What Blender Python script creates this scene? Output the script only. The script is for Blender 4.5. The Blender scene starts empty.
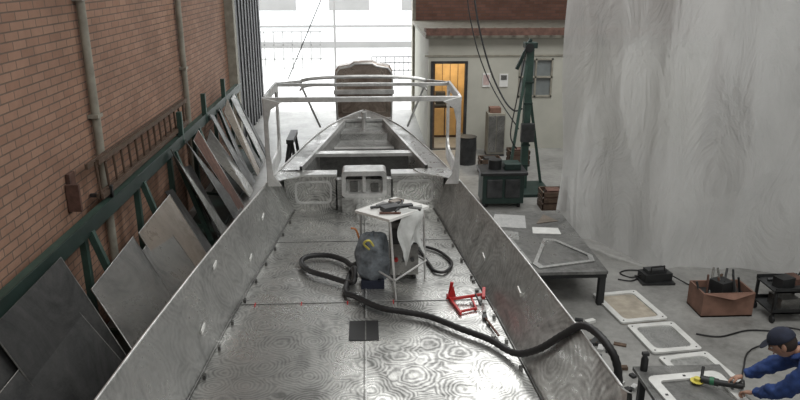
import bpy, math, random, bisect
from mathutils import Vector, Matrix
random.seed(4)
sc=bpy.context.scene
sc.view_settings.view_transform='Standard'
sc.view_settings.exposure=0.1

# ------------------------------------------------------------ materials
def new(name):
    m=bpy.data.materials.new(name); m.use_nodes=True
    nt=m.node_tree; b=nt.nodes['Principled BSDF']
    return m,nt,b
def ramp(nt,fac,stops):
    r=nt.nodes.new('ShaderNodeValToRGB')
    e=r.color_ramp.elements
    while len(e)<len(stops): e.new(0.5)
    for i,(p,c) in enumerate(stops):
        e[i].position=p; e[i].color=(c[0],c[1],c[2],1) if hasattr(c,'__len__') else (c,c,c,1)
    nt.links.new(fac,r.inputs[0]); return r
def noise(nt,scale,detail=5,rough=.6,vec=None,dist=0):
    n=nt.nodes.new('ShaderNodeTexNoise'); n.inputs['Scale'].default_value=scale
    n.inputs['Detail'].default_value=detail; n.inputs['Roughness'].default_value=rough
    n.inputs['Distortion'].default_value=dist
    if vec is not None: nt.links.new(vec,n.inputs['Vector'])
    return n
def pos(nt,sx=1,sy=1,sz=1,rz=0):
    g=nt.nodes.new('ShaderNodeNewGeometry')
    mp=nt.nodes.new('ShaderNodeMapping'); mp.inputs['Scale'].default_value=(sx,sy,sz); mp.inputs['Rotation'].default_value=(0,0,rz)
    nt.links.new(g.outputs['Position'],mp.inputs['Vector']); return mp.outputs[0]
def math_(nt,op,a,b_=None):
    n=nt.nodes.new('ShaderNodeMath'); n.operation=op
    for i,q in enumerate((a,b_)):
        if q is None: continue
        if hasattr(q,'is_linked'): nt.links.new(q,n.inputs[i])
        else: n.inputs[i].default_value=q
    return n.outputs[0]
def mixf(nt,f,a,b_):
    n=nt.nodes.new('ShaderNodeMix'); n.inputs[0].default_value=f
    nt.links.new(a,n.inputs[2]); nt.links.new(b_,n.inputs[3]); return n.outputs[0]
def mat(name,c,rough=.6,metal=0,var=.25,scale=6,bump=0.0,emit=None):
    m,nt,b=new(name)
    n=noise(nt,scale,vec=pos(nt))
    lo=[max(0,x*(1-var)) for x in c]; hi=[min(1,x*(1+var)) for x in c]
    r=ramp(nt,n.outputs['Fac'],[(.3,lo),(.7,hi)])
    nt.links.new(r.outputs[0],b.inputs['Base Color'])
    b.inputs['Roughness'].default_value=rough; b.inputs['Metallic'].default_value=metal
    if bump:
        bp=nt.nodes.new('ShaderNodeBump'); bp.inputs['Strength'].default_value=bump
        nt.links.new(n.outputs['Fac'],bp.inputs['Height']); nt.links.new(bp.outputs[0],b.inputs['Normal'])
    if emit:
        b.inputs['Emission Color'].default_value=(*emit[0],1); b.inputs['Emission Strength'].default_value=emit[1]
    return m
def aluminium(name,lo,hi,rough=(.22,.5),metal=.85,swirl=3.6,k=.12,w=.11):
    m,nt,b=new(name)
    v=pos(nt)
    n1=noise(nt,1.5,8,.72,v,1.0)
    nd=noise(nt,2.5,3,.6,v)
    va=nt.nodes.new('ShaderNodeVectorMath'); va.operation='MULTIPLY_ADD'
    nt.links.new(nd.outputs['Color'],va.inputs[0]); va.inputs[1].default_value=(.18,.18,.18); nt.links.new(v,va.inputs[2])
    vo=nt.nodes.new('ShaderNodeTexVoronoi'); vo.inputs['Scale'].default_value=swirl; nt.links.new(va.outputs[0],vo.inputs['Vector'])
    s=math_(nt,'SINE',math_(nt,'MULTIPLY',vo.outputs['Distance'],62.0)); s=math_(nt,'MULTIPLY_ADD',s,.5); s.node.inputs[2].default_value=.5
    n3=noise(nt,10,6,.8,pos(nt,1,.22,1,.5)); n4=noise(nt,10,6,.8,pos(nt,.25,1,1,.3))
    fine=mixf(nt,.5,n3.outputs['Fac'],n4.outputs['Fac'])
    f=mixf(nt,k,n1.outputs['Fac'],s); f=mixf(nt,.30,f,fine)
    mid=[(a*.5+c*.5) for a,c in zip(lo,hi)]
    r=ramp(nt,f,[(.5-w,lo),(.5,mid),(.5+w,hi)])
    nt.links.new(r.outputs[0],b.inputs['Base Color'])
    r2=ramp(nt,f,[(.38,rough[1]),(.62,rough[0])])
    nt.links.new(r2.outputs[0],b.inputs['Roughness'])
    b.inputs['Metallic'].default_value=metal
    bp=nt.nodes.new('ShaderNodeBump'); bp.inputs['Strength'].default_value=.12; bp.inputs['Distance'].default_value=.01
    nt.links.new(f,bp.inputs['Height']); nt.links.new(bp.outputs[0],b.inputs['Normal'])
    return m
def brick(name,axis,c1,c2,mortar):
    m,nt,b=new(name)
    g=nt.nodes.new('ShaderNodeNewGeometry'); s=nt.nodes.new('ShaderNodeSeparateXYZ'); c=nt.nodes.new('ShaderNodeCombineXYZ')
    nt.links.new(g.outputs['Position'],s.inputs[0])
    nt.links.new(s.outputs[axis],c.inputs[0]); nt.links.new(s.outputs['Z'],c.inputs[1])
    t=nt.nodes.new('ShaderNodeTexBrick')
    t.inputs['Scale'].default_value=1; t.inputs['Brick Width'].default_value=.26; t.inputs['Row Height'].default_value=.085
    t.inputs['Mortar Size'].default_value=.008; t.inputs['Mortar Smooth'].default_value=.3
    t.inputs['Color1'].default_value=(*c1,1); t.inputs['Color2'].default_value=(*c2,1); t.inputs['Mortar'].default_value=(*mortar,1)
    nt.links.new(c.outputs[0],t.inputs['Vector'])
    n=noise(nt,.9,6,.7,g.outputs['Position'])
    r=ramp(nt,n.outputs['Fac'],[(.3,.7),(.7,1.15)])
    mx=nt.nodes.new('ShaderNodeMix'); mx.data_type='RGBA'; mx.blend_type='MULTIPLY'; mx.inputs[0].default_value=1
    nt.links.new(t.outputs['Color'],mx.inputs[6]); nt.links.new(r.outputs[0],mx.inputs[7])
    nt.links.new(mx.outputs[2],b.inputs['Base Color']); b.inputs['Roughness'].default_value=.85
    bp=nt.nodes.new('ShaderNodeBump'); bp.inputs['Strength'].default_value=.4; bp.inputs['Distance'].default_value=.02; bp.invert=True
    nt.links.new(t.outputs['Fac'],bp.inputs['Height']); nt.links.new(bp.outputs[0],b.inputs['Normal'])
    return m

ALU=aluminium('aluminium_deck',(.17,.172,.166),(.74,.74,.72))
ALU_S=aluminium('aluminium_side',(.30,.302,.295),(.76,.765,.75),swirl=2.2,k=.07)
ALU_F=aluminium('aluminium_foredeck',(.24,.242,.235),(.62,.62,.61),k=.06)
ALU_D=aluminium('aluminium_dark',(.08,.08,.078),(.25,.25,.24),k=.02)
ALU_B=aluminium('aluminium_bright',(.42,.425,.42),(.78,.78,.77),rough=(.28,.45),metal=.6,k=.02)
BRICK_L=brick('brick_left','Y',(.38,.225,.155),(.305,.17,.115),(.16,.115,.09))
BRICK_B=brick('brick_back','X',(.27,.135,.10),(.20,.10,.07),(.15,.11,.10))
GREEN=mat('green_paint',(.045,.085,.07),.55,.2)
DGREEN=mat('dark_green',(.022,.042,.036),.5,.2)
BLACK=mat('black_rubber',(.012,.012,.013),.5)
DARK=mat('dark_steel',(.06,.062,.064),.5,.5,.4)
DARKER=mat('blackened_steel',(.028,.029,.030),.5,.3,.4,4)
SHEETD=aluminium('leaning_sheet_dark',(.018,.019,.020),(.085,.085,.084),rough=(.35,.55),metal=.4,k=.02)
BROWNSH=aluminium('brown_sheet',(.15,.125,.10),(.34,.29,.245),metal=.5,k=.02)
GREYSH=aluminium('grey_sheet',(.10,.10,.097),(.30,.295,.28),metal=.55,k=.02)
WOOD=mat('old_wood',(.10,.065,.045),.8,0,.3,12)
RUST=mat('rust',(.12,.065,.05),.85,.1,.4,10)
PIPE=mat('pipe_grey',(.28,.265,.22),.7)
WHITE=mat('white_paint',(.62,.62,.60),.5,0,.15)
PAPER=mat('paper',(.70,.70,.68),.6,0,.1)
RED=mat('red_paint',(.42,.02,.02),.4,0,.15)
BLUE=mat('blue_cloth',(.018,.045,.16),.85,0,.4,14,.3)
NAVY=mat('navy_cloth',(.014,.018,.035),.9,0,.3,14,.2)
TROUS=mat('dark_trousers',(.03,.035,.06),.9)
SKIN=mat('skin',(.36,.20,.14),.55,0,.15)
HAIR=mat('hair',(.03,.02,.015),.8)
YEL=mat('yellow_plastic',(.6,.52,.10),.45,0,.1)
ORANGE=mat('orange_plastic',(.45,.17,.06),.5,0,.1)
TGREEN=mat('tool_green',(.03,.16,.08),.45,0,.1)
CARD=mat('cardboard',(.20,.11,.08),.85,0,.25)
BEIGE=mat('office_wall',(.46,.455,.40),.8,0,.08,1.5)
OFFWOOD=mat('office_wood',(.52,.34,.15),.6,0,.2,3)
SKYW=mat('outdoor_white_wall',(.60,.61,.62),.8,0,.06,.6)
OUTG=mat('outdoor_ground_concrete',(.45,.45,.445),.85,0,.08,1)
OUTGREY=mat('outdoor_grey_steel',(.07,.072,.074),.8,0,.05)
OUTMID=mat('outdoor_pale',(.175,.175,.172),.8,0,.1,.8)
CEIL=mat('ceiling_sheet',(.30,.30,.30),.8)
WALLR=mat('wall_plaster',(.42,.42,.41),.8)
BROWNT=aluminium('film_covered_aluminium',(.17,.13,.105),(.42,.36,.31),metal=.5,swirl=2,k=.02)
LAMP=mat('lamp_warm',(1,.9,.7),.5,emit=((1,.85,.6),10))
GLASS=mat('window_grey_glass',(.20,.22,.22),.15,0,.2,2)
BLUEP=mat('blue_plastic',(.06,.09,.14),.5)
TABLE=aluminium('table_top_steel',(.09,.09,.087),(.30,.30,.29),metal=.5,k=.02)
CLOTH=mat('pale_cloth',(.46,.47,.46),.85,0,.2,9,.3)
# floor
FLOOR,nt,b=new('workshop_concrete')
v=pos(nt); n1=noise(nt,.8,8,.65,v); n2=noise(nt,9,5,.7,v)
mx=mixf(nt,.35,n1.outputs['Fac'],n2.outputs['Fac'])
r=ramp(nt,mx,[(.35,(.135,.133,.126)),(.5,(.245,.243,.232)),(.68,(.36,.355,.34))])
nt.links.new(r.outputs[0],b.inputs['Base Color']); b.inputs['Roughness'].default_value=.40
# plastic film
FILM=bpy.data.materials.new('plastic_film'); FILM.use_nodes=True
nt=FILM.node_tree; nt.nodes.clear(); o=nt.nodes.new('ShaderNodeOutputMaterial')
pb=nt.nodes.new('ShaderNodeBsdfPrincipled'); pb.inputs['Base Color'].default_value=(.54,.54,.53,1); pb.inputs['Roughness'].default_value=.22
tl=nt.nodes.new('ShaderNodeBsdfTranslucent'); tl.inputs['Color'].default_value=(.72,.72,.71,1)
tr=nt.nodes.new('ShaderNodeBsdfTransparent'); tr.inputs['Color'].default_value=(.93,.93,.93,1)
m1=nt.nodes.new('ShaderNodeMixShader'); m1.inputs[0].default_value=.38
m2=nt.nodes.new('ShaderNodeMixShader'); 
nz=noise(nt,.8,5,.6,pos(nt,1.5,1.5,.7)); rr=ramp(nt,nz.outputs['Fac'],[(.3,.12),(.75,.34)])
nt.links.new(rr.outputs[0],m2.inputs[0])
nz2=noise(nt,1.1,5,.6,pos(nt,1.8,1.8,.8),dist=1.2)
bp=nt.nodes.new('ShaderNodeBump'); bp.inputs['Strength'].default_value=.7; bp.inputs['Distance'].default_value=.15
nt.links.new(nz2.outputs['Fac'],bp.inputs['Height']); nt.links.new(bp.outputs[0],pb.inputs['Normal']); nt.links.new(bp.outputs[0],tl.inputs['Normal'])
nt.links.new(pb.outputs[0],m1.inputs[1]); nt.links.new(tl.outputs[0],m1.inputs[2])
nt.links.new(m1.outputs[0],m2.inputs[1]); nt.links.new(tr.outputs[0],m2.inputs[2]); nt.links.new(m2.outputs[0],o.inputs[0])

# ------------------------------------------------------------ mesh builder
class M:
    def __init__(s,name): s.n=name; s.v=[]; s.f=[]; s.mi=[]; s.sm=[]; s.mats=[]
    def m(s,mt):
        if mt not in s.mats: s.mats.append(mt)
        return s.mats.index(mt)
    def add(s,vs,fs,mt,smooth=False):
        o=len(s.v); s.v+=[tuple(v) for v in vs]; k=s.m(mt)
        for f in fs: s.f.append([i+o for i in f]); s.mi.append(k); s.sm.append(smooth)
    def box(s,x0,x1,y0,y1,z0,z1,mt,rz=0,c=None):
        vs=[(x,y,z) for z in(z0,z1) for y in(y0,y1) for x in(x0,x1)]
        if rz:
            cx,cy=c or ((x0+x1)/2,(y0+y1)/2); a,bb=math.cos(rz),math.sin(rz)
            vs=[(cx+(x-cx)*a-(y-cy)*bb,cy+(x-cx)*bb+(y-cy)*a,z) for x,y,z in vs]
        s.add(vs,[(0,2,3,1),(4,5,7,6),(0,1,5,4),(2,6,7,3),(0,4,6,2),(1,3,7,5)],mt); return s
    def beam(s,p,q,w,h,mt,up=(0,0,1)):
        p,q=Vector(p),Vector(q); d=(q-p).normalized(); u=Vector(up)
        if abs(d.dot(u))>.98: u=Vector((1,0,0))
        r=d.cross(u).normalized(); u=r.cross(d)
        vs=[c+r*a*w/2+u*bb*h/2 for c in(p,q) for a,bb in((-1,-1),(1,-1),(1,1),(-1,1))]
        s.add(vs,[(3,2,1,0),(4,5,6,7),(0,1,5,4),(1,2,6,5),(2,3,7,6),(3,0,4,7)],mt); return s
    def tube(s,pts,r,mt,n=10,smooth=0,closed=False,rib=0):
        P=[Vector(p) for p in pts]
        if smooth:
            Q=[]; N=len(P)
            for i in range(N-1):
                a=P[max(i-1,0)];b_=P[i];c=P[i+1];d=P[min(i+2,N-1)]
                for k in range(smooth):
                    t=k/smooth
                    Q.append(.5*((2*b_)+(-a+c)*t+(2*a-5*b_+4*c-d)*t*t+(-a+3*b_-3*c+d)*t**3))
            Q.append(P[-1]); P=Q
        rs=r if hasattr(r,'__len__') else [r]*len(P)
        vs=[];up=Vector((0,0,1)); prev=None
        for i,p in enumerate(P):
            d=(P[min(i+1,len(P)-1)]-P[max(i-1,0)]).normalized()
            if prev is None:
                u=up if abs(d.z)<.95 else Vector((1,0,0)); a=d.cross(u).normalized()
            else:
                a=(prev-d*prev.dot(d)).normalized()
            prev=a; bb=d.cross(a)
            rr_=rs[i]*(1+(rib if i%2 else 0))
            for k in range(n):
                t=2*math.pi*k/n; vs.append(p+a*math.cos(t)*rr_+bb*math.sin(t)*rr_)
        fs=[(i*n+k,i*n+(k+1)%n,(i+1)*n+(k+1)%n,(i+1)*n+k) for i in range(len(P)-1) for k in range(n)]
        s.add(vs,fs,mt,True)
        L=len(P)-1; s.add(vs[:n],[tuple(range(n))[::-1]],mt); s.add(vs[L*n:],[tuple(range(n))],mt); return s
    def sheet(s,pts,th,mt):
        P=[Vector(p) for p in pts]; nrm=(P[1]-P[0]).cross(P[-1]-P[0]).normalized()*th; n=len(P)
        vs=P+[p+nrm for p in P]
        s.add(vs,[tuple(range(n))[::-1],tuple(range(n,2*n))]+[(i,(i+1)%n,n+(i+1)%n,n+i) for i in range(n)],mt); return s
    def ring(s,outer,inner,ext,mt):
        n=len(outer); e=Vector(ext); O=[Vector(p) for p in outer]; I=[Vector(p) for p in inner]
        vs=O+I+[p+e for p in O]+[p+e for p in I]; fs=[]
        for i in range(n):
            j=(i+1)%n
            fs+=[(i,j,n+j,n+i),(2*n+j,2*n+i,3*n+i,3*n+j),(j,i,2*n+i,2*n+j),(n+i,n+j,3*n+j,3*n+i)]
        s.add(vs,fs,mt); return s
    def build(s,bevel=0,parent=None,solid=0,subsurf=0):
        me=bpy.data.meshes.new(s.n); me.from_pydata(s.v,[],s.f); 
        for mt in s.mats: me.materials.append(mt)
        for p,k,sm in zip(me.polygons,s.mi,s.sm): p.material_index=k; p.use_smooth=sm
        me.update(); ob=bpy.data.objects.new(s.n,me); sc.collection.objects.link(ob)
        if bevel:
            md=ob.modifiers.new('bevel','BEVEL'); md.width=bevel; md.segments=2; md.limit_method='ANGLE'
        if parent: ob.parent=parent
        return ob
def rrect(w,h,r,n=5):
    out=[]
    for cx,cy,a0 in((w/2-r,h/2-r,0),(-w/2+r,h/2-r,90),(-w/2+r,-h/2+r,180),(w/2-r,-h/2+r,270)):
        for k in range(n+1):
            a=math.radians(a0+90*k/n); out.append((cx+r*math.cos(a),cy+r*math.sin(a)))
    return out

# ------------------------------------------------------------ room
CX=-.05
M('floor').box(-3.4,11,-5,21.4,-.2,0,FLOOR).build()
M('outdoor_ground').box(-25,30,21.4,60,-.25,-.03,OUTG).build()
M('wall_left').box(-3.45,-3.2,-5,21.2,0,7.5,BRICK_L).build()
M('wall_right').box(11,11.2,-5,21.2,0,7.5,WALLR).build()
M('wall_rear').box(-3.45,11.2,-5.2,-5,0,7.5,WALLR).build()
M('wall_back').box(1.45,11.2,21.1,21.4,0,7.5,BRICK_B).box(-3.45,1.45,21.1,21.4,5.6,7.5,BRICK_B).build()
M('ceiling').box(-3.45,11.2,-5.2,21.4,7.5,7.7,CEIL).build()
M('trim_door_jamb').box(1.36,1.45,20.9,21.45,0,5.6,PIPE).box(-3.2,-3.12,21.0,21.45,0,5.6,DARK).build()
d=M('sliding_door'); d.box(-3.17,-3.10,17.2,20.95,.05,5.5,DARKER)
for k in range(9): d.box(-3.10,-3.07,17.2+k*.46,17.25+k*.46,.05,5.5,DARK)
d.box(-3.18,-3.06,16.9,20.98,5.5,5.6,DARK); d.build()
M('trim_wall_corner_post').box(-3.2,-3.0,16.55,16.8,0,7.5,PIPE).build(.01)
for y in (8.15,12.3):
    p=M('drain_pipe'); p.tube([(-3.135,y,0.0),(-3.135,y,7.49)],.05,PIPE,12)
    for z in (.6,2.5,3.8,5.4): p.box(-3.198,-3.08,y-.08,y+.08,z-.02,z+.02,PIPE)
    p.build()
rb=M('roof_beams')
for y in (1,6,11,16): rb.box(-3.2,11,y,y+.18,7.05,7.5,DARK)
rb.build()

# ------------------------------------------------------------ outdoors
o=M('outdoor_building'); o.box(-20,24,40,41,-.1,9,SKYW)
for x in range(-18,24,4): o.box(x,x+2.2,39.93,40,2.0,3.2,OUTMID)
o.box(-20,24,39.9,40,1.1,1.2,OUTMID); o.box(-20,24,39.9,40,-.1,.3,OUTMID); o.build()
g=M('metal_gate')
for k in range(11): g.box(.2+k*.18,.23+k*.18,27.98,28.02,-.03,.85,OUTGREY)
for z in(.0,.3,.6,.83): g.box(.2,2.05,27.97,28.03,z,z+.035,OUTGREY)
g.build()
M('lamp_post').tube([(-1.3,30,-.03),(-1.3,30,6.5)],.05,OUTMID,10).tube([(-1.3,30,6.4),(-.9,30,6.9),(-.2,30,7.0)],.04,OUTMID,8,4).box(-.3,.15,29.9,30.1,6.93,7.05,OUTMID).build()
fn=M('yard_fence')
for k in range(16): fn.box(-8.0+k*.4,-7.96+k*.4,31,31.05,-.03,1.6,OUTMID)
for z in(.4,1.0,1.55): fn.box(-8,-1.9,31,31.04,z,z+.05,OUTMID)
fn.build()

# ------------------------------------------------------------ office
of=M('site_office')
Y0=16.3
of.box(1.43,1.51,Y0,Y0+.1,0,2.62,BEIGE).box(1.51,2.33,Y0,Y0+.1,2.08,2.62,BEIGE)
of.box(2.33,3.55,Y0,Y0+.1,0,2.62,BEIGE).box(4.35,8,Y0,Y0+.1,0,2.62,BEIGE).box(3.55,4.35,Y0,Y0+.1,0,1.25,BEIGE).box(3.55,4.35,Y0,Y0+.1,2.15,2.62,BEIGE)
of.box(1.43,1.53,Y0+.1,21.0,0,2.62,BEIGE).box(8,8.1,Y0,21,0,2.62,BEIGE)
of.box(1.35,8.2,Y0-.1,21.05,2.62,2.70,PIPE)
of.box(1.53,8,Y0+1.8,Y0+1.9,0,2.6,OFFWOOD)
for k in range(12): of.box(1.55+k*.2,1.56+k*.2,Y0+1.78,Y0+1.8,0,2.6,WOOD)
of.box(2.9,3.0,Y0+.1,Y0+1.8,0,2.6,OFFWOOD)
for k in range(24): of.box(1.4+k*.28,1.45+k*.28,Y0-.25,Y0+.9,2.70,2.78,RUST)
of.box(1.35,8.2,Y0-.28,Y0-.24,2.70,2.86,RUST)
of.box(1.35,8.2,Y0-.02,Y0,2.2,2.24,PIPE)
of.box(3.55,4.35,Y0+.04,Y0+.06,1.25,2.15,GLASS)
for x in (3.55,3.93,4.31): of.box(x,x+.04,Y0-.02,Y0+.05,1.25,2.15,PIPE)
for z in (1.25,1.7,2.11): of.box(3.55,4.35,Y0-.02,Y0+.05,z,z+.04,PIPE)
of.build()
dr=M('door_1'); dr.ring([(1.92+x,Y0-.03,1.04+z) for x,z in rrect(.86,2.12,.01,1)],[(1.92+x,Y0-.03,1.03+z) for x,z in rrect(.74,2.02,.01,1)],(0,.14,0),DARK)
dr.box(1.56,1.60,Y0+.1,Y0+.8,.02,2.05,WOOD); dr.tube([(1.61,Y0+.72,1.0),(1.66,Y0+.72,1.0),(1.66,Y0+.6,1.0)],.012,ALU_B,8); dr.build()
M('office_cabinet').box(1.65,2.3,Y0+1.3,Y0+1.75,0,.8,WOOD).box(1.62,2.33,Y0+1.27,Y0+1.77,.8,.84,DARK).box(1.75,2.0,Y0+1.4,Y0+1.6,.84,1.15,DARK).box(1.68,1.96,Y0+1.27,Y0+1.3,.06,.76,OFFWOOD).box(1.99,2.27,Y0+1.27,Y0+1.3,.06,.76,OFFWOOD).build(.005)
M('paper_poster').box(2.70,2.88,Y0-.02,Y0-.001,1.50,1.82,PAPER).box(2.72,2.86,Y0-.025,Y0-.02,1.55,1.78,mat('poster_pink',(.5,.38,.36),.7)).build()
M('paper_poster').box(3.1,3.3,Y0-.02,Y0-.001,1.5,1.8,PAPER).box(3.13,3.27,Y0-.025,Y0-.02,1.66,1.77,GREYSH).build()
M('fluorescent_lamp').box(1.8,2.5,Y0+.6,Y0+.75,2.52,2.59,LAMP).box(1.78,2.52,Y0+.58,Y0+.77,2.59,2.615,WHITE).build()

# ------------------------------------------------------------ left rail rack
RX=.09
r=M('steel_storage_rack'); 
r.box(-3.12+RX,-3.0+RX,3.0,16.3,1.50,1.61,GREEN)
r.box(-3.0+RX,-2.985+RX,3.0,16.3,1.47,1.64,DGREEN)
for y in (3.6,5.3,7.0,8.8,10.4,12.0,13.8,15.5):
    r.beam((-3.0+RX,y,1.5),(-2.55+RX,y,0.0),.07,.07,GREEN,(0,1,0)); r.box(-3.12+RX,-3.05+RX,y-.04,y+.04,0,1.5,GREEN)
    r.beam((-3.08+RX,y,.35),(-2.62+RX,y,.3),.05,.05,GREEN)
for y in (10.9,12.6,14.4): r.box(-3.06+RX,-2.98+RX,y,y+.08,1.5,2.0,GREEN)
r.box(-3.1+RX,-2.5+RX,3,16.3,.0,.06,DGREEN); r.build(.004)
def leaner(name,ya,yb,zt,xt,xb,mt,dy=0,zb=.07,top2=None):
    s=M(name); zt2=top2 or zt
    A,B,C_,D=(xb,ya+dy,zb),(xb,yb+dy,zb),(xt,yb,zt2),(xt,ya,zt)
    s.sheet([A,B,C_,D],.012,mt)
    off=Vector((.008,0,.006))
    s.tube([Vector(B)+off,Vector(C_)+off,Vector(D)+off,Vector(A)+off],.006,ALU_S if mt is not SHEETD else GREYSH,6)
    return s.build()
leaner('steel_sheet',3.2,4.9,1.40,-2.88,-2.25,SHEETD,.1)
leaner('steel_sheet',4.85,6.15,1.52,-2.87,-2.2,SHEETD,.0,top2=1.56)
leaner('steel_sheet',4.3,5.9,1.15,-2.72,-2.1,SHEETD,.1,top2=1.2)
leaner('aluminium_sheet',6.3,7.6,1.16,-2.70,-2.0,GREYSH,-.3,top2=1.2)
leaner('aluminium_sheet',7.85,9.25,1.15,-2.72,-2.1,BROWNSH,-.2,top2=1.18)
leaner('aluminium_sheet',7.6,8.6,1.0,-2.64,-2.02,GREYSH,-.2)
ms=[SHEETD,GREYSH,SHEETD,SHEETD,RUST,SHEETD,GREYSH,SHEETD,SHEETD,SHEETD,BROWNSH,SHEETD,GREYSH,SHEETD]
for k in range(14):
    y=9.6+k*.44; leaner('steel_offcut',y,y+.25+random.random()*.45,1.05+random.random()*.62,-2.88+.02*(k%3),-2.35+.15*random.random(),ms[k],random.uniform(-.25,.35),top2=1.0+random.random()*.6)
l=M('wooden_ladder')
LX=.11
for o_ in (0,.05):
    l.beam((-3.13+o_+LX,7.4+o_*4,2.09),(-3.13+o_+LX,11.6,2.07),.03,.06,WOOD); l.beam((-3.13+o_+LX,7.6,1.69),(-3.13+o_+LX,11.6,1.72),.03,.06,WOOD)
for k in range(15): l.tube([(-3.11+LX,7.65+k*.275,1.68),(-3.11+LX,7.6+k*.275,2.1)],.016,WOOD,8)
for y in (7.8,11.0): l.box(-3.19,-2.94,y,y+.04,1.62,1.66,DARK); l.box(-2.96,-2.93,y,y+.04,1.62,1.76,DARK)
l.build()
M('rusty_bracket').box(-3.19,-3.15,7.25,7.4,1.65,2.05,RUST).box(-3.19,-3.05,7.2,7.24,1.65,1.95,RUST).build(.005)

# ------------------------------------------------------------ boat hull
ST=[3.0,3.6,4.4,5.5,6.7,7.5,7.95,8.55]
GW=[1.58,1.555,1.50,1.405,1.285,1.19,1.14,1.06]
CW=[1.34,1.31,1.255,1.18,1.065,.985,.945,.88]
FS=[8.55,9.0,9.5,10.2,10.8,11.3,11.7,11.95]
FW=[1.06,.985,.885,.735,.57,.38,.18,.02]
def zg(y): return 1.7+max(0,y-8.5)*.03
h=M('aluminium_boat_hull')
vs=[];fs=[]
N=12
for i,y in enumerate(ST):
    for k in range(N+1): vs.append((CX-CW[i]+2*CW[i]*k/N,y,1.2))
for i in range(len(ST)-1):
    for k in range(N): a=i*(N+1)+k; fs.append((a,a+1,a+N+2,a+N+1))
h.add(vs,fs,ALU)
for sg in(-1,1):
    vs=[];fs=[];K=6
    for i,y in enumerate(ST):
        y2=y if i else 3.55
        for k in range(K+1):
            t=k/K; x=CW[i]+(GW[i]-CW[i])*(t**.9); z=1.2+.5*t
            vs.append((CX+sg*x,(y if i else 3.0+.55*t),z))
        vs.append((CX+sg*(GW[i]+.03),y2,1.69)); 
        vs.append((CX+sg*(GW[i]-.10),y,1.0)); vs.append((CX+sg*(GW[i]*.6),y,.5)); vs.append((CX,y,.32))
    R=K+5
    for i in range(len(ST)-1):
        for k in range(R-1):
            a=i*R+k; f=(a,a+1,a+R+1,a+R); fs.append(f if sg>0 else f[::-1])
    h.add(vs,fs,ALU_S)
    h.tube([(CX+sg*(c-.01),y,1.205) for y,c in zip(ST,CW)],.010,ALU_D,6)
    vs=[];fs=[]
    for y,wd in zip(FS,FW):
        vs+= [(CX+sg*wd,y,zg(y)),(CX+sg*(wd*.88),y,1.0),(CX+sg*wd*.5,y,.5),(CX,y,.32+max(0,y-10.5)*.7)]
    for i in range(len(FS)-1):
        for k in range(3): a=i*4+k; f=(a,a+1,a+5,a+4); fs.append(f)
    h.add(vs,fs,ALU_S)
    h.tube([(CX+sg*(g_+.01),y,1.705) for y,g_ in list(zip(ST,GW))[1:]]+[(CX+sg*wd,y,zg(y)+.005) for y,wd in zip(FS,FW)][1:],.011,ALU_B,6)
h.add([(CX-1.30,3.0,1.2),(CX+1.30,3.0,1.2),(CX+1.48,3.0,1.0),(CX+.95,3,.5),(CX,3,.32),(CX-.95,3,.5),(CX-1.48,3.0,1.0)],[(0,1,2,3,4,5,6)],ALU_S)
ZW=1.42
def inner(y): return .80-(y-8.6)*.19
for sg in (-1,1):
    vs=[];fs=[];vc_=[];fc_=[]; ys=[8.55,8.8,9.1,9.5,10.2,10.8,11.1]
    for y in ys:
        j=min(max(bisect.bisect(FS,y)-1,0),len(FS)-2); t=(y-FS[j])/(FS[j+1]-FS[j]); ow=FW[j]+(FW[j+1]-FW[j])*t
        vs+=[(CX+sg*ow,y,zg(y)),(CX+sg*inner(y),y,zg(y)+.005)]
        vc_+=[(CX+sg*inner(y),y,zg(y)),(CX+sg*inner(y),y,zg(y)+.05),(CX+sg*(inner(y)-.035),y,zg(y)+.05),(CX+sg*(inner(y)-.035),y,zg(y)-.02),(CX+sg*(inner(y)-.12),y,ZW)]
    for i in range(len(ys)-1):
        fs.append((i*2,i*2+1,i*2+3,i*2+2))
        for k in range(4): a=i*5+k; fc_.append((a,a+1,a+6,a+5))
    h.add(vs,fs,ALU_F); h.add(vc_,[f for i,f in enumerate(fc_) if i%4<3],ALU_B); h.add(vc_,[f for i,f in enumerate(fc_) if i%4==3],ALU_F)
h.add([(CX-.86,8.55,ZW),(CX+.86,8.55,ZW),(CX+.32,11.1,ZW),(CX-.32,11.1,ZW)],[(0,1,2,3)],ALU_D)
h.add([(CX-.48,11.1,zg(11.1)),(CX+.48,11.1,zg(11.1)),(CX+.38,11.3,zg(11.3)),(CX+.18,11.7,zg(11.7)),(CX,11.97,zg(12)),(CX-.18,11.7,zg(11.7)),(CX-.38,11.3,zg(11.3))],[(0,1,2,3,4,5,6)],ALU_F)
h.box(CX-.32,CX+.32,11.07,11.1,1.15,1.79,ALU_S); h.box(CX-.33,CX+.33,11.07,11.11,1.775,1.83,ALU_B)
h.box(CX-.69,CX+.69,9.20,9.36,1.70,1.745,ALU_B); h.box(CX-.60,CX+.60,9.22,9.24,1.15,1.7,ALU_D)
h.box(CX-.44,CX+.44,10.0,10.8,ZW,1.60,ALU_F); h.box(CX-.44,CX+.44,9.98,10.10,1.60,1.615,ALU_B)
h.box(CX-.36,CX+.36,10.6,11.08,1.6,1.70,ALU_F)
h.box(CX-1.0,CX-.34,8.45,8.56,1.2,1.66,ALU); h.box(CX+.34,CX+1.0,8.45,8.56,1.2,1.66,ALU)
h.box(CX-.36,CX+.36,8.45,8.56,1.2,1.6,ALU_F)
h.box(CX-1.0,CX-.34,8.40,8.60,1.655,1.685,ALU_B); h.box(CX+.34,CX+1.0,8.40,8.60,1.655,1.685,ALU_B)
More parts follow.
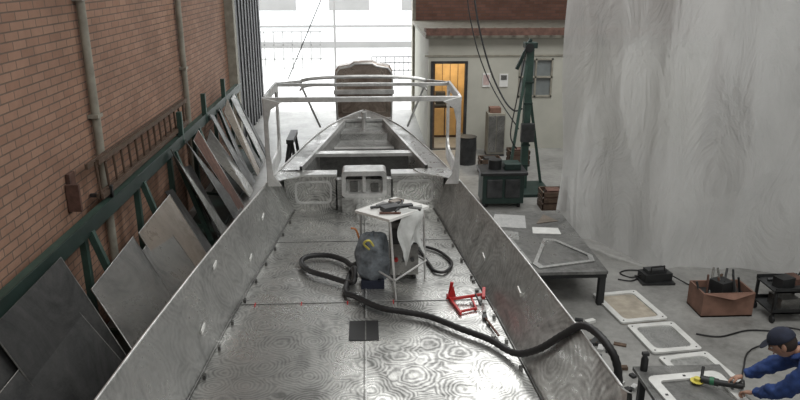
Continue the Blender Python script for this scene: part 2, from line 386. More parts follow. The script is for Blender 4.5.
for sg in(-1,1):
    h.ring([(CX+sg*.64+x,8.43,1.44+z) for x,z in rrect(.46,.30,.07)],[(CX+sg*.64+x,8.43,1.44+z) for x,z in rrect(.41,.25,.06)],(0,.03,0),ALU_B)
    L=[(CX+sg*1.14,7.95,1.70),(CX+sg*1.06,8.56,1.70),(CX+sg*.62,8.56,1.69),(CX+sg*.70,8.40,1.68),(CX+sg*.95,8.25,1.68)]
    h.sheet(L if sg<0 else L[::-1],.012,ALU_S)
# helm console
h.ring([(CX+.0+x,8.36,1.56+z) for x,z in rrect(.56,.34,.05)],[(CX+.0+x,8.36,1.555+z) for x,z in rrect(.46,.23,.03)],(0,.3,0),ALU_B)
h.box(CX-.24,CX+.24,8.60,8.63,1.42,1.69,ALU_F)
h.box(CX-.02,CX+.02,8.38,8.60,1.45,1.66,ALU_B); h.box(CX+.08,CX+.18,8.42,8.6,1.45,1.55,ALU_D); h.box(CX-.18,CX-.08,8.42,8.6,1.45,1.58,ALU_D)
h.box(CX-.28,CX+.28,8.36,8.66,1.2,1.39,ALU_S)
h.box(CX-.10,CX+.10,8.05,8.36,1.2,1.30,ALU_S)
# hatch + seams
h.box(-.18,.07,5.12,5.46,1.203,1.206,BLACK)
h.box(-.045,-.035,5.12,5.46,1.206,1.208,ALU_D)
for a_,b_ in ((3.0,5.1),(5.52,8.04)):
    h.box(CX-.006,CX+.004,a_,b_,1.2,1.206,ALU_D); h.box(CX+.012,CX+.019,a_,b_,1.2,1.207,ALU_B)
for y,wd in((5.82,1.13),(7.35,.98)): h.box(CX-wd,CX+wd,y,y+.007,1.2,1.204,ALU_D); h.box(CX-wd,CX+wd,y+.012,y+.018,1.2,1.206,ALU_B)
for k in range(4): h.box(CX-1.0+k*.42,CX-.99+k*.42,5.78,5.85,1.2,1.207,RED)
for k in range(6): h.box(1.0,1.03,6.2-.22*k,6.24-.22*k,1.2,1.225,ALU_D)
def cwi(y,A): 
    j=min(bisect.bisect(ST,y)-1,len(ST)-2); t=(y-ST[j])/(ST[j+1]-ST[j]); return A[j]+(A[j+1]-A[j])*t
for sg,y,t in((-1,5.0,.35),(-1,5.75,.8),(-1,6.5,.3),(-1,7.3,.6),(1,6.3,.4),(1,5.3,.6)):
    x=CX+sg*(cwi(y,CW)+(cwi(y,GW)-cwi(y,CW))*t-.012); h.beam((x,y,1.2+.5*t),(x,y+.12,1.2+.5*t+.01),.012,.035,WHITE)
for k in range(9):
    y=4.6+k*.42
    for sg in(-1,1): x=CX+sg*(cwi(y,CW)-.05); h.box(x-.012,x+.012,y,y+.035,1.2,1.235,ALU_D)
h.tube([(CX,10.9,1.15),(CX,10.9,1.97)],.035,ALU_B,12); h.tube([(CX-.1,10.9,1.88),(CX+.1,10.9,1.88)],.02,ALU_B,8)
h.tube([(CX,11.35,1.78),(CX,11.35,1.9)],.05,ALU_B,12)
hull=h.build()
M('deck_ring_fitting').tube([(CX+.05*math.cos(a),9.7+.05*math.sin(a),ZW+.02) for a in [k*.5236 for k in range(13)]],.012,ALU_B,8).box(CX-.08,CX+.08,9.62,9.78,ZW,ZW+.012,ALU_D).build(parent=hull)
wf=M('wheelhouse_frame')
FR=ALU_B
for sg in(-1,1):
    x=CX+sg*1.10
    out=[(x,8.53+a,2.22+b_) for a,b_ in rrect(1.22,1.04,.10)]; inn=[(x,8.53+a,2.26+b_) for a,b_ in rrect(1.0,.76,.16)]
    wf.ring(out,inn,(sg*.03,0,0),FR)
    x2=x+sg*.018
    Lp=[(x2,1.70),(x2-sg*.16,1.70),(x2-sg*.07,1.84),(x2-sg*.045,2.1),(x2-sg*.045,2.45),(x2-sg*.08,2.6),(x2-sg*.2,2.68),(x2,2.735)]
    L3=[(a,7.90,b_) for a,b_ in Lp]; wf.sheet(L3 if sg<0 else L3[::-1],.03,FR)
    wf.beam((x,9.1,2.70),(x-sg*.17,10.3,2.55),.045,.05,FR)
    wf.beam((x-sg*.17,10.3,2.55),(x-sg*.42,10.75,1.78),.03,.03,FR,(0,1,0))
wf.box(CX-1.13,CX+1.13,7.89,7.94,2.68,2.735,FR)
wf.box(CX-1.1,CX+1.1,9.08,9.12,2.67,2.71,FR)
pts=[(CX+.93*math.cos(math.pi*k/12),10.3,2.52+.10*math.sin(math.pi*k/12)**.6 if 0<k<12 else 2.52) for k in range(13)]
wf.tube(pts,.026,FR,8); wf.tube([(p[0],p[1],p[2]-.1) for p in pts],.016,FR,8)
wf.build(.003,parent=hull)
for y in (4.2,6.6,9.0):
    c=M('boat_cradle_stand'); c.box(-1.2,1.1,y-.06,y+.06,.0,.12,DARK).box(-.12,.02,y-.06,y+.06,.1,.32,DARK)
    for sg in(-1,1):
        c.beam((CX+sg*1.1,y,.05),(CX+sg*.66,y,.48),.08,.08,DARK,(0,1,0)); c.box(CX+sg*.62-.1,CX+sg*.62+.1,y-.08,y+.08,.42,.49,WOOD)
    c.build()

# ------------------------------------------------------------ curved seat back behind bow
t=M('curved_aluminium_seat_back')
def hoodprof(w_,top,zb):
    return [(-w_*.93,zb),(-w_,top-.30),(-w_*.97,top-.16),(-w_*.85,top-.08),(-w_*.45,top-.045),(-w_*.3,top),(w_*.3,top),(w_*.45,top-.045),(w_*.85,top-.08),(w_*.97,top-.16),(w_,top-.30),(w_*.93,zb)]
secs=[(12.35,.50,2.54),(12.42,.52,2.58),(12.7,.52,2.58),(12.85,.45,2.49)]
vs=[];fs=[]
for y,w_,tp in secs: vs+=[(CX+a,y,b_) for a,b_ in hoodprof(w_,tp,1.1)]
n=12
for i in range(len(secs)-1):
    for k in range(n-1): a=i*n+k; fs.append((a,a+1,a+n+1,a+n))
fs.append(tuple(range(n))); fs.append(tuple((len(secs)-1)*n+k for k in range(n))[::-1]); fs.append((0,n-1,n*len(secs)-1,n*(len(secs)-1)))
t.add(vs,fs,BROWNT)
t.box(CX-.53,CX+.53,12.30,12.36,2.02,2.10,ALU_B); t.box(CX-.48,CX+.48,12.31,12.36,1.55,1.60,ALU_B)
for zc,hh in((2.26,.2),(1.81,.28)): t.ring([(CX+x,12.33,zc+z) for x,z in rrect(.84,hh,.05)],[(CX+x,12.33,zc+z) for x,z in rrect(.78,hh-.06,.04)],(0,.03,0),BROWNSH)
t.tube([(CX+a,12.34,b_) for a,b_ in hoodprof(.50,2.55,1.1)],.02,ALU_B,8)
for sx in(-.40,.40):
    for sy in(12.45,12.75): t.box(CX+sx-.04,CX+sx+.04,sy-.04,sy+.04,0,1.12,DARK)
t.box(CX-.42,CX+.42,12.43,12.47,.4,.46,DARK)
t.build(.004)
tr_=M('folding_trestle')
for y in(11.6,12.2):
    tr_.beam((-1.55,y,0),(-1.32,y,1.35),.05,.05,DARK,(0,1,0)); tr_.beam((-1.1,y,0),(-1.28,y,1.35),.05,.05,DARK,(0,1,0)); tr_.beam((-1.47,y,.5),(-1.17,y,.5),.04,.04,DARK,(0,1,0))
tr_.box(-1.36,-1.24,11.5,12.3,1.33,1.4,DARK); tr_.beam((-1.47,11.6,.5),(-1.4,12.2,.95),.03,.03,DARK); tr_.build()

# ------------------------------------------------------------ worktable on deck
b1=M('work_stand')
top=[(-.13,6.32,1.90),(.19,5.98,1.92),(.58,6.30,1.94),(.27,6.66,1.92)]
b1.sheet(top,.025,PAPER)
feet=[(-.08,6.45,1.2),(.24,5.86,1.2),(.55,6.35,1.2),(.3,6.8,1.2)]
for a,f in zip(top,feet):
    cx,cy=.22,6.32; p=(a[0]*.85+cx*.15,a[1]*.85+cy*.15,1.915); b1.tube([f,p],.011,ALU_B,8)
mid=[tuple(Vector(a).lerp(Vector(f),.75)*1 ) for a,f in zip(top,feet)]
for i in range(4): b1.tube([mid[i],mid[(i+1)%4]],.010,ALU_B,8)
b1.build()
it=M('tool_pile'); it.box(.12,.30,6.2,6.3,1.947,1.99,DARK,.5).box(.3,.42,6.28,6.34,1.947,1.98,DARKER,.2).tube([(.02,6.3,1.955),(.3,6.42,1.965)],.014,DARK,8).tube([(.25,6.15,1.965),(.33,6.45,1.97),(.2,6.5,1.965)],.01,DARK,8,4)
it.box(.2,.34,6.42,6.5,1.947,1.975,BROWNSH,.8).box(.08,.2,6.36,6.44,1.94,1.96,GREYSH,.9).box(.38,.5,6.22,6.27,1.95,1.97,ALU_D,-.4).tube([(.1,6.14,1.955),(.3,6.12,1.96)],.01,RUST,8); it.build()
cl=M('draped_rag'); vs=[];fs=[]
for i in range(13):
    for j in range(15):
        u=i/12; v_=j/14
        x=.29+.22*u
        if v_<.3: xx=x; yy=6.14+.12*u+(.3-v_)*.4; z=1.962
        else: t_=(v_-.3)/.7; xx=x+.03*math.sin(v_*8+u*6); yy=6.09+.17*u-.04*t_-.03*math.sin(u*20+v_*3)*t_; z=1.955-t_*(.40+.10*math.sin(u*7))
        vs.append((xx,yy-.03,z))
for i in range(12):
    for j in range(14): a=i*15+j; fs.append((a,a+1,a+16,a+15))
cl.add(vs,fs,CLOTH,True); cl.build()
hb=M('canvas_tool_bag')
vs=[];fs=[]
for i in range(15):
    ph=math.pi*i/14
    for k in range(28):
        a=2*math.pi*k/28; rr_=.14*math.sin(ph)**.55*(1+.10*math.sin(3*a+i*.6)+.05*math.sin(7*a-i)); vs.append((.04+rr_*math.cos(a)*1.15,6.20+rr_*math.sin(a)*.8,1.49-.24*math.cos(ph)+.02*math.sin(a*5)))
for i in range(14):
    for k in range(28): fs.append((i*28+k,i*28+(k+1)%28,(i+1)*28+(k+1)%28,(i+1)*28+k))
hb.add(vs,fs,mat('grey_blue_cloth',(.15,.17,.19),.8,0,.7,9),True)
hb.tube([(.0,6.08,1.62),(-.05,6.02,1.70),(.0,6.0,1.74),(.04,6.06,1.66)],.010,YEL,8,4)
hb.tube([(-.08,6.26,1.6),(-.12,6.22,1.76),(-.17,6.22,1.78)],.010,ORANGE,8,4); hb.box(-.08,.14,6.10,6.30,1.2,1.28,NAVY); hb.build()
wm=M('welding_feeder'); wm.box(.20,.48,6.30,6.66,1.25,1.80,GREYSH).box(.22,.46,6.285,6.30,1.58,1.74,DARKER).box(.22,.44,6.34,6.6,1.80,1.83,DARK)
for x in(.23,.44):
    for y in (6.34,6.6): wm.tube([(x-.015,y,1.235),(x+.015,y,1.235)],.035,BLACK,12)
for x in (.26,.34,.42): wm.tube([(x,6.30,1.42),(x,6.27,1.42)],.02,RED if x<.3 else DARK,10)
wm.build(.008)
hs=M('suction_hose')
P=[(.02,6.56,1.25),(-.10,6.5,1.30),(-.18,6.56,1.25),(-.26,6.7,1.25),(-.42,6.83,1.25),(-.62,6.83,1.25),(-.70,6.68,1.25),(-.6,6.45,1.25),(-.40,6.3,1.25),(-.22,6.16,1.25),(-.15,6.12,1.28),(-.15,6.3,1.33),(-.19,6.35,1.25),(-.22,6.1,1.25),(-.22,5.93,1.25),(-.13,5.84,1.25),(.09,5.61,1.25),(.30,5.52,1.25),(.516,5.42,1.25),(.75,5.2,1.25),(.97,5.0,1.25),(1.12,4.75,1.27),(1.25,4.55,1.42),(1.38,4.4,1.62),(1.47,4.25,1.77),(1.55,4.05,1.76),(1.63,3.98,1.6),(1.68,4.02,1.2),(1.75,4.15,.5),(1.9,4.4,.05),(2.2,4.9,.05)]
hs.tube(P,.026,BLACK,10,10,rib=.12); hs.build()
hs=M('black_cable_loop'); hs.tube([(.42,6.85,1.225),(.57,7.08,1.225),(.70,7.02,1.225),(.80,6.85,1.225),(.85,6.62,1.225),(.76,6.42,1.225),(.66,6.44,1.225),(.62,6.6,1.225),(.58,6.8,1.225),(.54,7.0,1.23)],.016,BLACK,8,8); hs.build()
rc=M('red_bar_clamp')
rc.beam((.72,5.90,1.22),(.80,5.52,1.22),.02,.03,RED); rc.beam((.74,5.78,1.235),(1.05,5.80,1.27),.018,.025,RED); rc.beam((.74,5.88,1.22),(.76,5.88,1.36),.02,.03,RED)
rc.beam((.80,5.56,1.22),(.95,5.62,1.22),.016,.02,RED); rc.beam((.95,5.6,1.22),(.93,5.82,1.24),.016,.02,RED); rc.tube([(.97,5.80,1.27),(.99,5.62,1.25)],.009,DARK,8); rc.beam((1.03,5.72,1.27),(1.06,5.88,1.29),.03,.03,RED); rc.sheet([(.70,5.84,1.21),(.80,5.84,1.21),(.77,5.84,1.34)],.01,RED); rc.build(.002)
M('steel_rod').tube([(1.0,5.45,1.22),(1.06,5.1,1.23)],.010,RUST,8).box(.98,1.02,5.42,5.48,1.205,1.23,DARK).build()

# ------------------------------------------------------------ right side
tb=M('low_steel_table')
tb.box(1.45,3.0,7.95,10.3,.46,.5,TABLE)
for x in (1.5,2.92):
    for y in (8.0,9.1,10.2): tb.box(x,x+.08,y,y+.08,0,.46,DARKER)
tb.box(1.5,3.0,7.98,8.04,.40,.46,DARKER).box(2.94,3.0,8,10.3,.40,.46,DARKER); tb.build()
def frame(name,cx,cy,z,w,hh,rz,mt,r=.06,bw=.06,th=.02):
    s=M(name); a,b_=math.cos(rz),math.sin(rz)
    T=lambda L:[(cx+x*a-y*b_,cy+x*b_+y*a,z) for x,y in L]
    s.ring(T(rrect(w,hh,r)),T(rrect(w-2*bw,hh-2*bw,max(.01,r-bw*.4))),(0,0,th),mt)
    for sx,sy in((1,0),(-1,0),(0,1),(0,-1)):
        p=T([(sx*(w/2-bw/2),sy*(hh/2-bw/2))])[0]; s.box(p[0]-.012,p[0]+.012,p[1]-.012,p[1]+.012,z+th,z+th+.004,DARK)
    return s.build()
tf=M('triangular_window_frame')
O=[(2.15,8.05),(2.92,8.25),(2.95,8.45),(2.6,9.05),(2.45,9.08),(2.1,8.2)]; c_=(2.55,8.5)
I=[(c_[0]+(x-c_[0])*.84,c_[1]+(y-c_[1])*.84) for x,y in O]
tf.ring([(x,y,.502) for x,y in O],[(x,y,.502) for x,y in I],(0,0,.015),ALU_S); tf.build()
frame('aluminium_window_frame',1.80,8.6,.502,.5,.9,.1,ALU_S,.06,.045)
M('aluminium_offcut').sheet([(1.8,9.6,.502),(2.3,9.5,.502),(2.4,10.05,.502),(1.95,10.15,.502)],.01,ALU_B).build()
M('aluminium_offcut').sheet([(2.35,9.3,.502),(2.75,9.25,.502),(2.77,9.5,.502),(2.4,9.55,.502)],.008,WHITE).build()
M('aluminium_offcut').sheet([(2.5,9.7,.502),(2.85,9.8,.502),(2.7,10.1,.502)],.008,BROWNSH).build()
M('cut_out_panel').sheet([(1.55,9.15,.502),(2.1,9.05,.502),(2.15,9.35,.502),(1.7,9.5,.502)],.01,ALU_S).build()
# white window-panel frames lying on the floor
TAN=mat('tan_board',(.36,.32,.26),.8)
for cx,cy,w_,hh,rz,mt in((3.30,7.92,.62,.82,.14,TAN),(3.42,7.12,.60,.66,.10,ALU_F),(3.52,6.42,.60,.62,.16,ALU_S)):
    pf=M('panel_with_frame'); a,b_=math.cos(rz),math.sin(rz)
    T=lambda L,z:[(cx+x*a-y*b_,cy+x*b_+y*a,z) for x,y in L]
    pf.ring(T(rrect(w_,hh,.04),.012),T(rrect(w_-.15,hh-.15,.07),.012),(0,0,.022),WHITE)
    o1=T(rrect(w_-.01,hh-.01,.04),.0); o2=T(rrect(w_-.01,hh-.01,.04),.014); nn=len(o1)
    pf.add(o1+o2,[tuple(range(nn))[::-1],tuple(range(nn,2*nn))]+[(i,(i+1)%nn,nn+(i+1)%nn,nn+i) for i in range(nn)],mt)
    for sx,sy in((1,1),(-1,1),(1,-1),(-1,-1)):
        p=T([(sx*(w_/2-.05),sy*(hh/2-.05))],.034)[0]; pf.tube([p,(p[0],p[1],p[2]+.004)],.01,DARK,8)
    pf.build()
lb=M('low_work_bench'); lb.box(2.5,3.35,4.75,5.75,.46,.50,TABLE)
for x in(2.55,3.25):
    for y in(4.8,5.65): lb.box(x,x+.06,y,y+.06,0,.46,DARK)
lb.box(2.58,3.28,4.82,4.86,.1,.15,DARK).box(2.58,3.28,5.66,5.70,.1,.15,DARK); lb.build(.004)
frame('aluminium_window_frame',2.93,5.27,.502,.72,.62,.1,WHITE,.08,.09)
S=Vector((.08,-.13,-.05))
def sh(p): return tuple(Vector(p)+S)
gr=M('angle_grinder')
gr.tube([sh((3.22,5.36,.64)),sh((3.05,5.47,.615))],.028,DARKER,12).tube([sh((3.05,5.47,.615)),sh((2.93,5.55,.605))],.035,DARKER,12).tube([sh((3.02,5.49,.615)),sh((2.99,5.51,.61))],.037,TGREEN,12)
gr.tube([sh((2.90,5.565,.61)),sh((2.90,5.565,.582))],.03,YEL,12).tube([sh((2.90,5.565,.582)),sh((2.90,5.565,.575))],.06,YEL,20).tube([sh((2.93,5.55,.61)),sh((2.97,5.62,.69))],.014,BLACK,8)
gr.tube([sh((3.22,5.36,.64)),(3.36,5.36,.57),(3.42,5.6,.3),(3.75,6.0,.03),(4.0,6.4,.02),(4.3,6.8,.02),(4.9,7.05,.02)],.009,BLACK,8,6); gr.build()
bt=M('spray_bottle'); bt.tube([(2.58,5.68,.502),(2.58,5.68,.62),(2.58,5.68,.66)],[.035,.035,.015],DARKER,14).box(2.55,2.61,5.66,5.70,.66,.69,DARKER); bt.build()
cb=M('scrap_box')
cb.box(4.1,4.75,7.62,8.02,.0,.02,CARD).box(4.1,4.75,7.62,7.64,.0,.32,CARD).box(4.1,4.75,8.0,8.02,0,.32,CARD).box(4.1,4.12,7.64,8.0,0,.32,CARD).box(4.73,4.75,7.64,8,0,.32,CARD).box(4.15,4.7,7.66,7.98,.02,.24,DARKER)
for k in range(14): x=4.16+k*.04; cb.tube([(x,7.70+.03*(k%5),.1),(x+random.uniform(-.14,.15),7.85+random.uniform(-.1,.12),.36+random.random()*.22)],.014,[DARK,RUST,GREYSH,DARKER,WOOD][k%5],8)
cb.box(4.3,4.5,7.7,7.9,.24,.42,DARKER,.4); cb.sheet([(4.1,7.61,.32),(4.45,7.55,.26),(4.75,7.61,.32)],.006,CARD); cb.build()
tl=M('low_tool_cart')
for x in(4.90,5.38):
    for y in (7.45,7.85): tl.box(x-.015,x+.015,y-.015,y+.015,.08,.42,DARKER); tl.tube([(x-.015,y,.045),(x+.015,y,.045)],.045,BLACK,12); tl.box(x-.008,x+.008,y-.01,y+.01,.04,.1,DARK)
for z in(.12,.40): tl.box(4.88,5.40,7.43,7.87,z,z+.02,DARK); tl.box(4.88,5.40,7.43,7.44,z,z+.06,DARKER); tl.box(4.88,5.40,7.86,7.87,z,z+.06,DARKER)
tl.tube([(5.40,7.45,.42),(5.46,7.45,.55),(5.46,7.85,.55),(5.40,7.85,.42)],.012,DARK,8)
tl.box(4.95,5.15,7.5,7.65,.42,.55,DARKER,.3).box(5.2,5.32,7.6,7.8,.42,.50,RUST,.1).tube([(4.95,7.75,.44),(5.2,7.7,.46)],.02,DARK,8).box(5.0,5.25,7.5,7.75,.14,.28,GREYSH,.1); tl.build()
vc=M('portable_power_unit'); vc.box(3.75,4.15,8.6,8.82,.03,.14,DARKER,.15).box(3.8,4.08,8.64,8.78,.14,.19,DARK,.15).tube([(3.85,8.62,.17),(3.85,8.62,.24),(4.05,8.66,.24),(4.05,8.66,.17)],.012,BLACK,8)
vc.tube([(3.76,8.7,.1),(3.66,8.8,.015),(3.55,8.95,.015),(3.7,9.05,.015),(3.9,8.98,.015),(3.65,8.7,.015),(3.45,8.75,.015)],.01,BLACK,8,6)
vc.tube([(4.15,8.7,.1),(4.35,8.55,.015),(4.5,8.3,.015),(4.55,8.1,.015)],.01,BLACK,8,6); vc.box(3.72,4.18,8.55,8.85,0,.03,DARKER); vc.build(.01)
M('extension_cable').tube([(3.85,7.2,.012),(4.1,7.12,.012),(4.5,7.25,.012),(4.85,7.22,.012),(5.0,7.3,.012),(5.2,7.2,.012)],.01,BLACK,8,6).build()
db=M('scrap_metal_pile')
for k in range(46):
    x=random.uniform(2.0,2.9); y=random.uniform(5.85,7.6); a=random.uniform(0,3.1); s_=random.uniform(.02,.09)
    db.box(x-s_,x+s_,y-.02,y+.02+s_*.3,0,.015+random.random()*.03,random.choice([DARK,ALU_B,GREYSH,WOOD,DARKER,WHITE,DARK]),a)
db.build()
M('wooden_mallet').tube([(2.35,5.6,.05),(2.42,5.68,.05)],.05,DARKER,12).tube([(2.38,5.64,.05),(2.2,5.80,.03)],.015,WOOD,8).build()
gh=M('green_workshop_hoist')
gh.box(2.95,3.08,12.9,13.03,0,2.8,GREEN).box(2.6,3.5,12.5,13.4,0,.06,DGREEN)
gh.beam((3.0,12.97,2.75),(2.62,12.6,.05),.05,.05,GREEN,(0,1,0)); gh.beam((3.0,12.97,2.2),(3.45,13.3,.05),.05,.05,GREEN,(0,1,0))
gh.beam((2.78,12.97,2.35),(3.02,12.97,2.9),.06,.06,DGREEN,(0,1,0)); gh.tube([(2.98,12.85,2.75),(2.98,12.88,2.75)],.08,DARKER,16); gh.box(2.9,3.13,12.87,13.08,2.74,2.84,DGREEN)
gh.box(2.9,3.15,12.8,12.9,1.0,1.35,DARK); gh.tube([(2.9,12.8,2.7),(2.75,12.7,1.8),(2.65,12.6,1.2),(2.8,12.7,.9)],.012,BLACK,8,5)
for z in(.5,.9,1.3,1.7,2.1): gh.box(2.93,3.10,12.88,12.9,z,z+.04,DGREEN)
gh.build(.004)
gm=M('green_machine_cabinet')
gm.box(2.05,2.8,11.9,12.4,.08,.62,DGREEN).box(2.0,2.85,11.85,12.45,.62,.68,DARKER).box(2.12,2.4,11.87,11.9,.2,.55,DARK).box(2.45,2.72,11.87,11.9,.2,.55,DARK).tube([(2.3,12.15,.68),(2.3,12.15,.85)],.12,DARKER,14).box(2.45,2.75,12.0,12.3,.68,.80,DGREEN)
for x in(2.1,2.7):
    for y in(11.95,12.3): gm.box(x,x+.06,y,y+.06,0,.08,BLACK)
gm.build(.02)
gb=M('grey_locker'); gb.box(2.75,3.15,15.6,15.95,.05,1.0,PIPE).box(2.77,2.94,15.58,15.6,.1,.95,GREYSH).box(2.96,3.13,15.58,15.6,.1,.95,GREYSH).box(2.75,3.15,15.6,15.95,0,.05,DARK).box(2.8,3.05,15.65,15.9,1.0,1.12,CARD); gb.build(.005)
dbn=M('waste_drum'); dbn.tube([(2.2,15.0,0),(2.2,15,.3),(2.2,15,.31),(2.2,15,.6)],[.2,.2,.21,.2],DARK,18).tube([(2.2,15,.6),(2.2,15,.62)],.21,DARKER,18); dbn.build()
for x,y in((3.35,11.9),(2.6,14.2),(3.35,14.9)):
    s=M('wooden_crate'); s.box(x-.25,x+.2,y-.2,y+.2,0,.03,WOOD)
    for z in(.04,.15,.26): s.box(x-.25,x+.2,y-.2,y-.18,z,z+.08,WOOD); s.box(x-.25,x+.2,y+.18,y+.2,z,z+.08,WOOD); s.box(x-.25,x-.23,y-.2,y+.2,z,z+.08,WOOD); s.box(x+.18,x+.2,y-.2,y+.2,z,z+.08,WOOD)
    s.box(x-.15,x+.1,y-.1,y+.12,.03,.35,DARK if x<3 else RUST); s.build()
M('hanging_hoist_cable').tube([(-.55,10.2,7.5),(-.62,10.15,3.7),(-1.12,10.1,2.62)],.008,DARK,6).build()
M('hanging_power_cable').tube([(2.2,14.5,7.5),(2.15,14.4,4.2),(2.2,14.3,3.3),(2.45,14.1,2.3),(2.7,13.8,1.7),(2.85,13.4,1.5),(2.93,13.02,1.6)],.018,DARKER,8,6).build()
M('hanging_power_cable').tube([(2.05,14.6,7.5),(2.0,14.5,4.2),(2.15,14.3,2.9),(2.5,14,1.9),(2.9,13.06,1.2)],.012,DARKER,8,6).build()
# plastic sheet curtain
vs=[];fs=[]; NU=260;NV=100
base=[(3.05,10.6),(3.4,10.15),(3.96,9.5),(5.04,9.15),(6.1,8.95),(7.6,8.6),(9.5,8.2)]
def bl(u):
    s_=u*(len(base)-1); i=min(int(s_),len(base)-2); t=s_-i
    return base[i][0]*(1-t)+base[i+1][0]*t, base[i][1]*(1-t)+base[i+1][1]*t
def ridge(p): return 1-abs(math.sin(p))**1.1
for i in range(NU+1):
    u=i/NU; x,y=bl(u)
    for j in range(NV+1):
        v_=j/NV; z=.03+5.4*v_+ (1-v_)*.10*math.sin(u*9)*(u>.05)
        w_=.45*math.sin(v_*3+u*4)
        yy=y- .08*ridge(u*24+v_*1.8+w_) -.22*ridge(u*7-v_*4.2+.6+w_) -.14*ridge(u*11+v_*4.5+2)*(1-v_*.4) + .03*math.sin(u*60+2*math.sin(v_*2+u*5))*(1-v_)
        yy+= -.25*math.sin(math.pi*v_)*math.sin(u*4)
        sag=.14*abs(math.sin(u*math.pi*7))*(v_**6)
        xx=x-.10*v_*(1-u)+.02*math.sin(v_*9+u*30)-.12*(1-v_)**3*(1-u)**6
        vs.append((xx,yy,z-sag))
for i in range(NU):
    for j in range(NV): a=i*(NV+1)+j; fs.append((a,a+1,a+NV+2,a+NV+1))
pc=M('plastic_sheet_curtain'); pc.add(vs,fs,FILM,True)
pc.tube([(2.9,10.65,5.45),(3.4,10.15,5.43),(5.0,9.15,5.4),(9.6,8.2,5.45)],.01,DARK,6)
for x,y in((2.95,10.62),(5.04,9.15),(7.6,8.6),(9.5,8.2)): pc.tube([(x,y,5.4),(x,y,7.5)],.006,DARK,6)
pc.build()

# ------------------------------------------------------------ man
man=bpy.data.objects.new('man_in_blue_jacket',None); man.location=S; sc.collection.objects.link(man)
def skin(name,verts,edges,rad,mt,root=0,sub=2):
    me=bpy.data.meshes.new(name); me.from_pydata(verts,edges,[]); me.materials.append(mt)
    ob=bpy.data.objects.new(name,me); sc.collection.objects.link(ob); ob.parent=man
    ob.modifiers.new('skin','SKIN')
    for i,r_ in enumerate(rad):
        d_=me.skin_vertices[0].data[i]; d_.radius=r_ if hasattr(r_,'__len__') else (r_,r_); d_.use_root=(i==root)
    ob.modifiers['skin'].use_smooth_shade=True
    s=ob.modifiers.new('sub','SUBSURF'); s.levels=sub; s.render_levels=sub
    return ob
V=[(3.95,4.74,.90),(3.80,4.83,1.02),(3.64,4.92,1.11),(3.50,4.99,1.155),(3.44,5.025,1.18),
   (3.57,5.13,1.12),(3.46,5.31,.90),(3.22,5.40,.73),
   (3.43,4.83,1.12),(3.28,4.93,.87),(3.20,5.17,.70)]
E=[(0,1),(1,2),(2,3),(3,4),(3,5),(5,6),(6,7),(3,8),(8,9),(9,10)]
jk=skin('jacket',V,E,[(.16,.14),(.175,.15),(.19,.155),(.16,.13),.08,.10,.072,.048,.10,.072,.048],BLUE,0,3)
tx=bpy.data.textures.new('cloth_folds','CLOUDS'); tx.noise_scale=.07
dm=jk.modifiers.new('folds','DISPLACE'); dm.texture=tx; dm.strength=.05; dm.mid_level=.5
skin('trousers',[(3.95,4.74,.88),(3.98,4.86,.80),(3.78,4.98,.50),(3.93,5.02,.17),(3.90,4.62,.80),(3.66,4.66,.50),(3.80,4.58,.17)],[(0,1),(1,2),(2,3),(0,4),(4,5),(5,6)],[.14,.10,.072,.055,.10,.072,.055],TROUS)
for nm,(x,y) in(('boot_right',(3.93,5.02)),('boot_left',(3.80,4.58))):
    skin(nm,[(x+.05,y-.02,.10),(x-.06,y+.03,.10),(x-.17,y+.09,.09)],[(0,1),(1,2)],[.045,.048,.035],BLACK)
skin('neck',[(3.45,5.02,1.17),(3.38,5.06,1.20)],[(0,1)],[.055,.052],SKIN)
def hand(nm,wr,dr,side,up):
    wr=Vector(wr);dr=Vector(dr).normalized();up=Vector(up).normalized();sd=dr.cross(up).normalized()*side;up=sd.cross(dr)*side
    skin(nm+'_palm',[wr-dr*.02,wr+dr*.03,wr+dr*.075],[(0,1),(1,2)],[(.026,.022),(.036,.018),(.040,.017)],SKIN)
    for k,(o_,L) in enumerate(((-.030,.072),(-.010,.080),(.010,.075),(.030,.058))):
        b0=wr+dr*.07+sd*o_; 
        skin(nm+'_finger_%d'%(k+1),[b0,b0+dr*L*.45-up*L*.12,b0+dr*L*.65-up*L*.45,b0+dr*L*.6-up*L*.8],[(0,1),(1,2),(2,3)],[.0095,.009,.0085,.0075],SKIN,0,1)
    b0=wr+dr*.03-sd*.03
    skin(nm+'_thumb',[b0,b0-sd*.022+dr*.02-up*.012,b0-sd*.02+dr*.045-up*.03],[(0,1),(1,2)],[.012,.0105,.009],SKIN,0,1)
hand('hand_right',(3.21,5.405,.715),(-.75,.42,-.45),1,(0,.2,1))
hand('hand_left',(3.19,5.19,.69),(-.25,.75,-.35),-1,(0,.2,1))
fwd=Vector((-.72,.42,-.55)).normalized(); upv=Vector((-.38,.25,.89)); left=upv.cross(fwd).normalized(); upv=fwd.cross(left).normalized()
C=Vector((3.32,5.095,1.225))
def HM(x,y,z): return C+left*x*1.08+fwd*y*1.08+upv*z*1.08
def blob(name,fn,mt,nu=32,nv=24):
    vs=[];fs=[]
    for i in range(nv+1):
        ph=math.pi*i/nv
        for k in range(nu):
            a=2*math.pi*k/nu; x,y,z=math.sin(ph)*math.cos(a),math.sin(ph)*math.sin(a),math.cos(ph); vs.append(HM(*fn(x,y,z)))
    for i in range(nv):
        for k in range(nu): fs.append((i*nu+k,(i+1)*nu+k,(i+1)*nu+(k+1)%nu,i*nu+(k+1)%nu))
    s=M(name); s.add(vs,fs,mt,True); return s.build(parent=man)
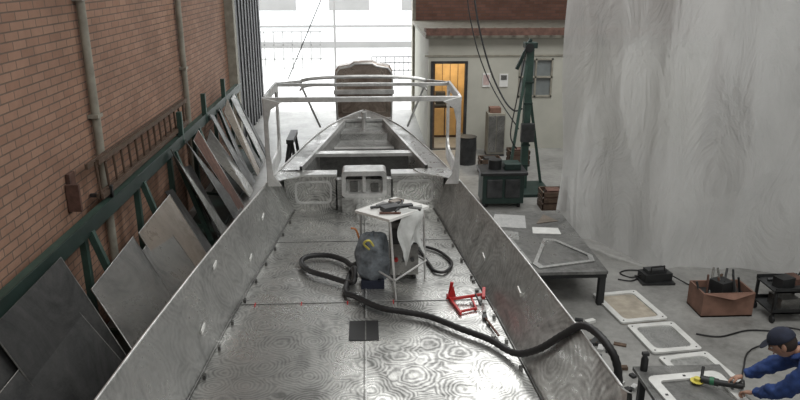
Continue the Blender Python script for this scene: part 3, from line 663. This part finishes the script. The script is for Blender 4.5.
def face(x,y,z):
    X=x*.075;Y=y*.095;Z=z*.115
    if z<0: X*=1-.28*z*z; Y*=(1-.1*z*z)
    if y>.3:
        g_=lambda cx,cz,s1,s2: math.exp(-((X-cx)/s1)**2-((Z-cz)/s2)**2)
        Y+=.026*g_(0,-.018,.012,.022)+.008*g_(0,.02,.05,.01)-.012*g_(.03,.003,.014,.01)-.012*g_(-.03,.003,.014,.01)+.007*g_(0,-.052,.02,.009)-.004*g_(0,-.06,.022,.003)+.008*g_(0,-.095,.02,.014)
    return X,Y,Z
blob('head',face,SKIN,40,40)
for sg in(-1,1):
    blob('ear',lambda x,y,z:(sg*.076+x*.010,-.005+y*.018-.006*z,-.01+z*.032),SKIN,12,10)
    blob('eye',lambda x,y,z:(sg*.03+x*.011,.083+y*.008,.003+z*.008),WHITE,12,10)
    blob('eyebrow',lambda x,y,z:(sg*.03+x*.02,.093+y*.006,.022+z*.004),HAIR,10,8)
    blob('pupil',lambda x,y,z:(sg*.03+x*.005,.089+y*.004,.002+z*.005),HAIR,10,8)
blob('mouth',lambda x,y,z:(x*.022,.094+y*.006,-.058+z*.004),mat('lips',(.30,.12,.1),.5),12,8)
blob('hair',lambda x,y,z:(x*.080,-.012+y*.092,.01+z*.100),HAIR,24,16)
blob('cap',lambda x,y,z:(x*.088,-.006+y*.106,.032+(z*.098 if z>0 else z*.014)),NAVY,28,16)
blob('cap_brim',lambda x,y,z:(x*.07,.115+y*.05,.037+z*.005-.012*y),NAVY,24,8)
blob('jacket_collar',lambda x,y,z:(x*.08,-.06+y*.075,-.115+z*.028),BLUE,24,10)

# ------------------------------------------------------------ lights
w=bpy.data.worlds.new('World'); sc.world=w; w.use_nodes=True
w.node_tree.nodes['Background'].inputs[0].default_value=(.98,1,1,1); w.node_tree.nodes['Background'].inputs[1].default_value=5.0
def area(name,loc,rot_,sx,sy,e,col=(1,1,1)):
    l=bpy.data.lights.new(name,'AREA'); l.shape='RECTANGLE'; l.size=sx; l.size_y=sy; l.energy=e; l.color=col
    o=bpy.data.objects.new(name,l); o.location=loc; o.rotation_euler=rot_; sc.collection.objects.link(o); return o
for y in(-1,5.0,12): area('roof_fill',(3.2,y,7.0),(0,0,0),7,3.0,285,(1,1,.975))  # added soft fill for the room; the ceiling itself has no openings
area('office_light',(2.1,Y0+.9,2.5),(0,0,0),.8,.4,30,(1,.86,.62))
area('office_front_fill',(4.0,14.6,6.8),(0,0,0),5,2,170)  # added unseen fill to brighten the office front, no fixture there

# ------------------------------------------------------------ camera
cam=bpy.data.cameras.new('camera'); cam.sensor_width=36; cam.lens=36*700/800; cam.clip_end=200
co=bpy.data.objects.new('camera',cam); co.location=(0,0,4.1)
pt=math.atan(230/700); ps=math.atan(.05*math.cos(pt))
co.rotation_euler=(math.pi/2-pt,0,-ps); sc.collection.objects.link(co); sc.camera=co
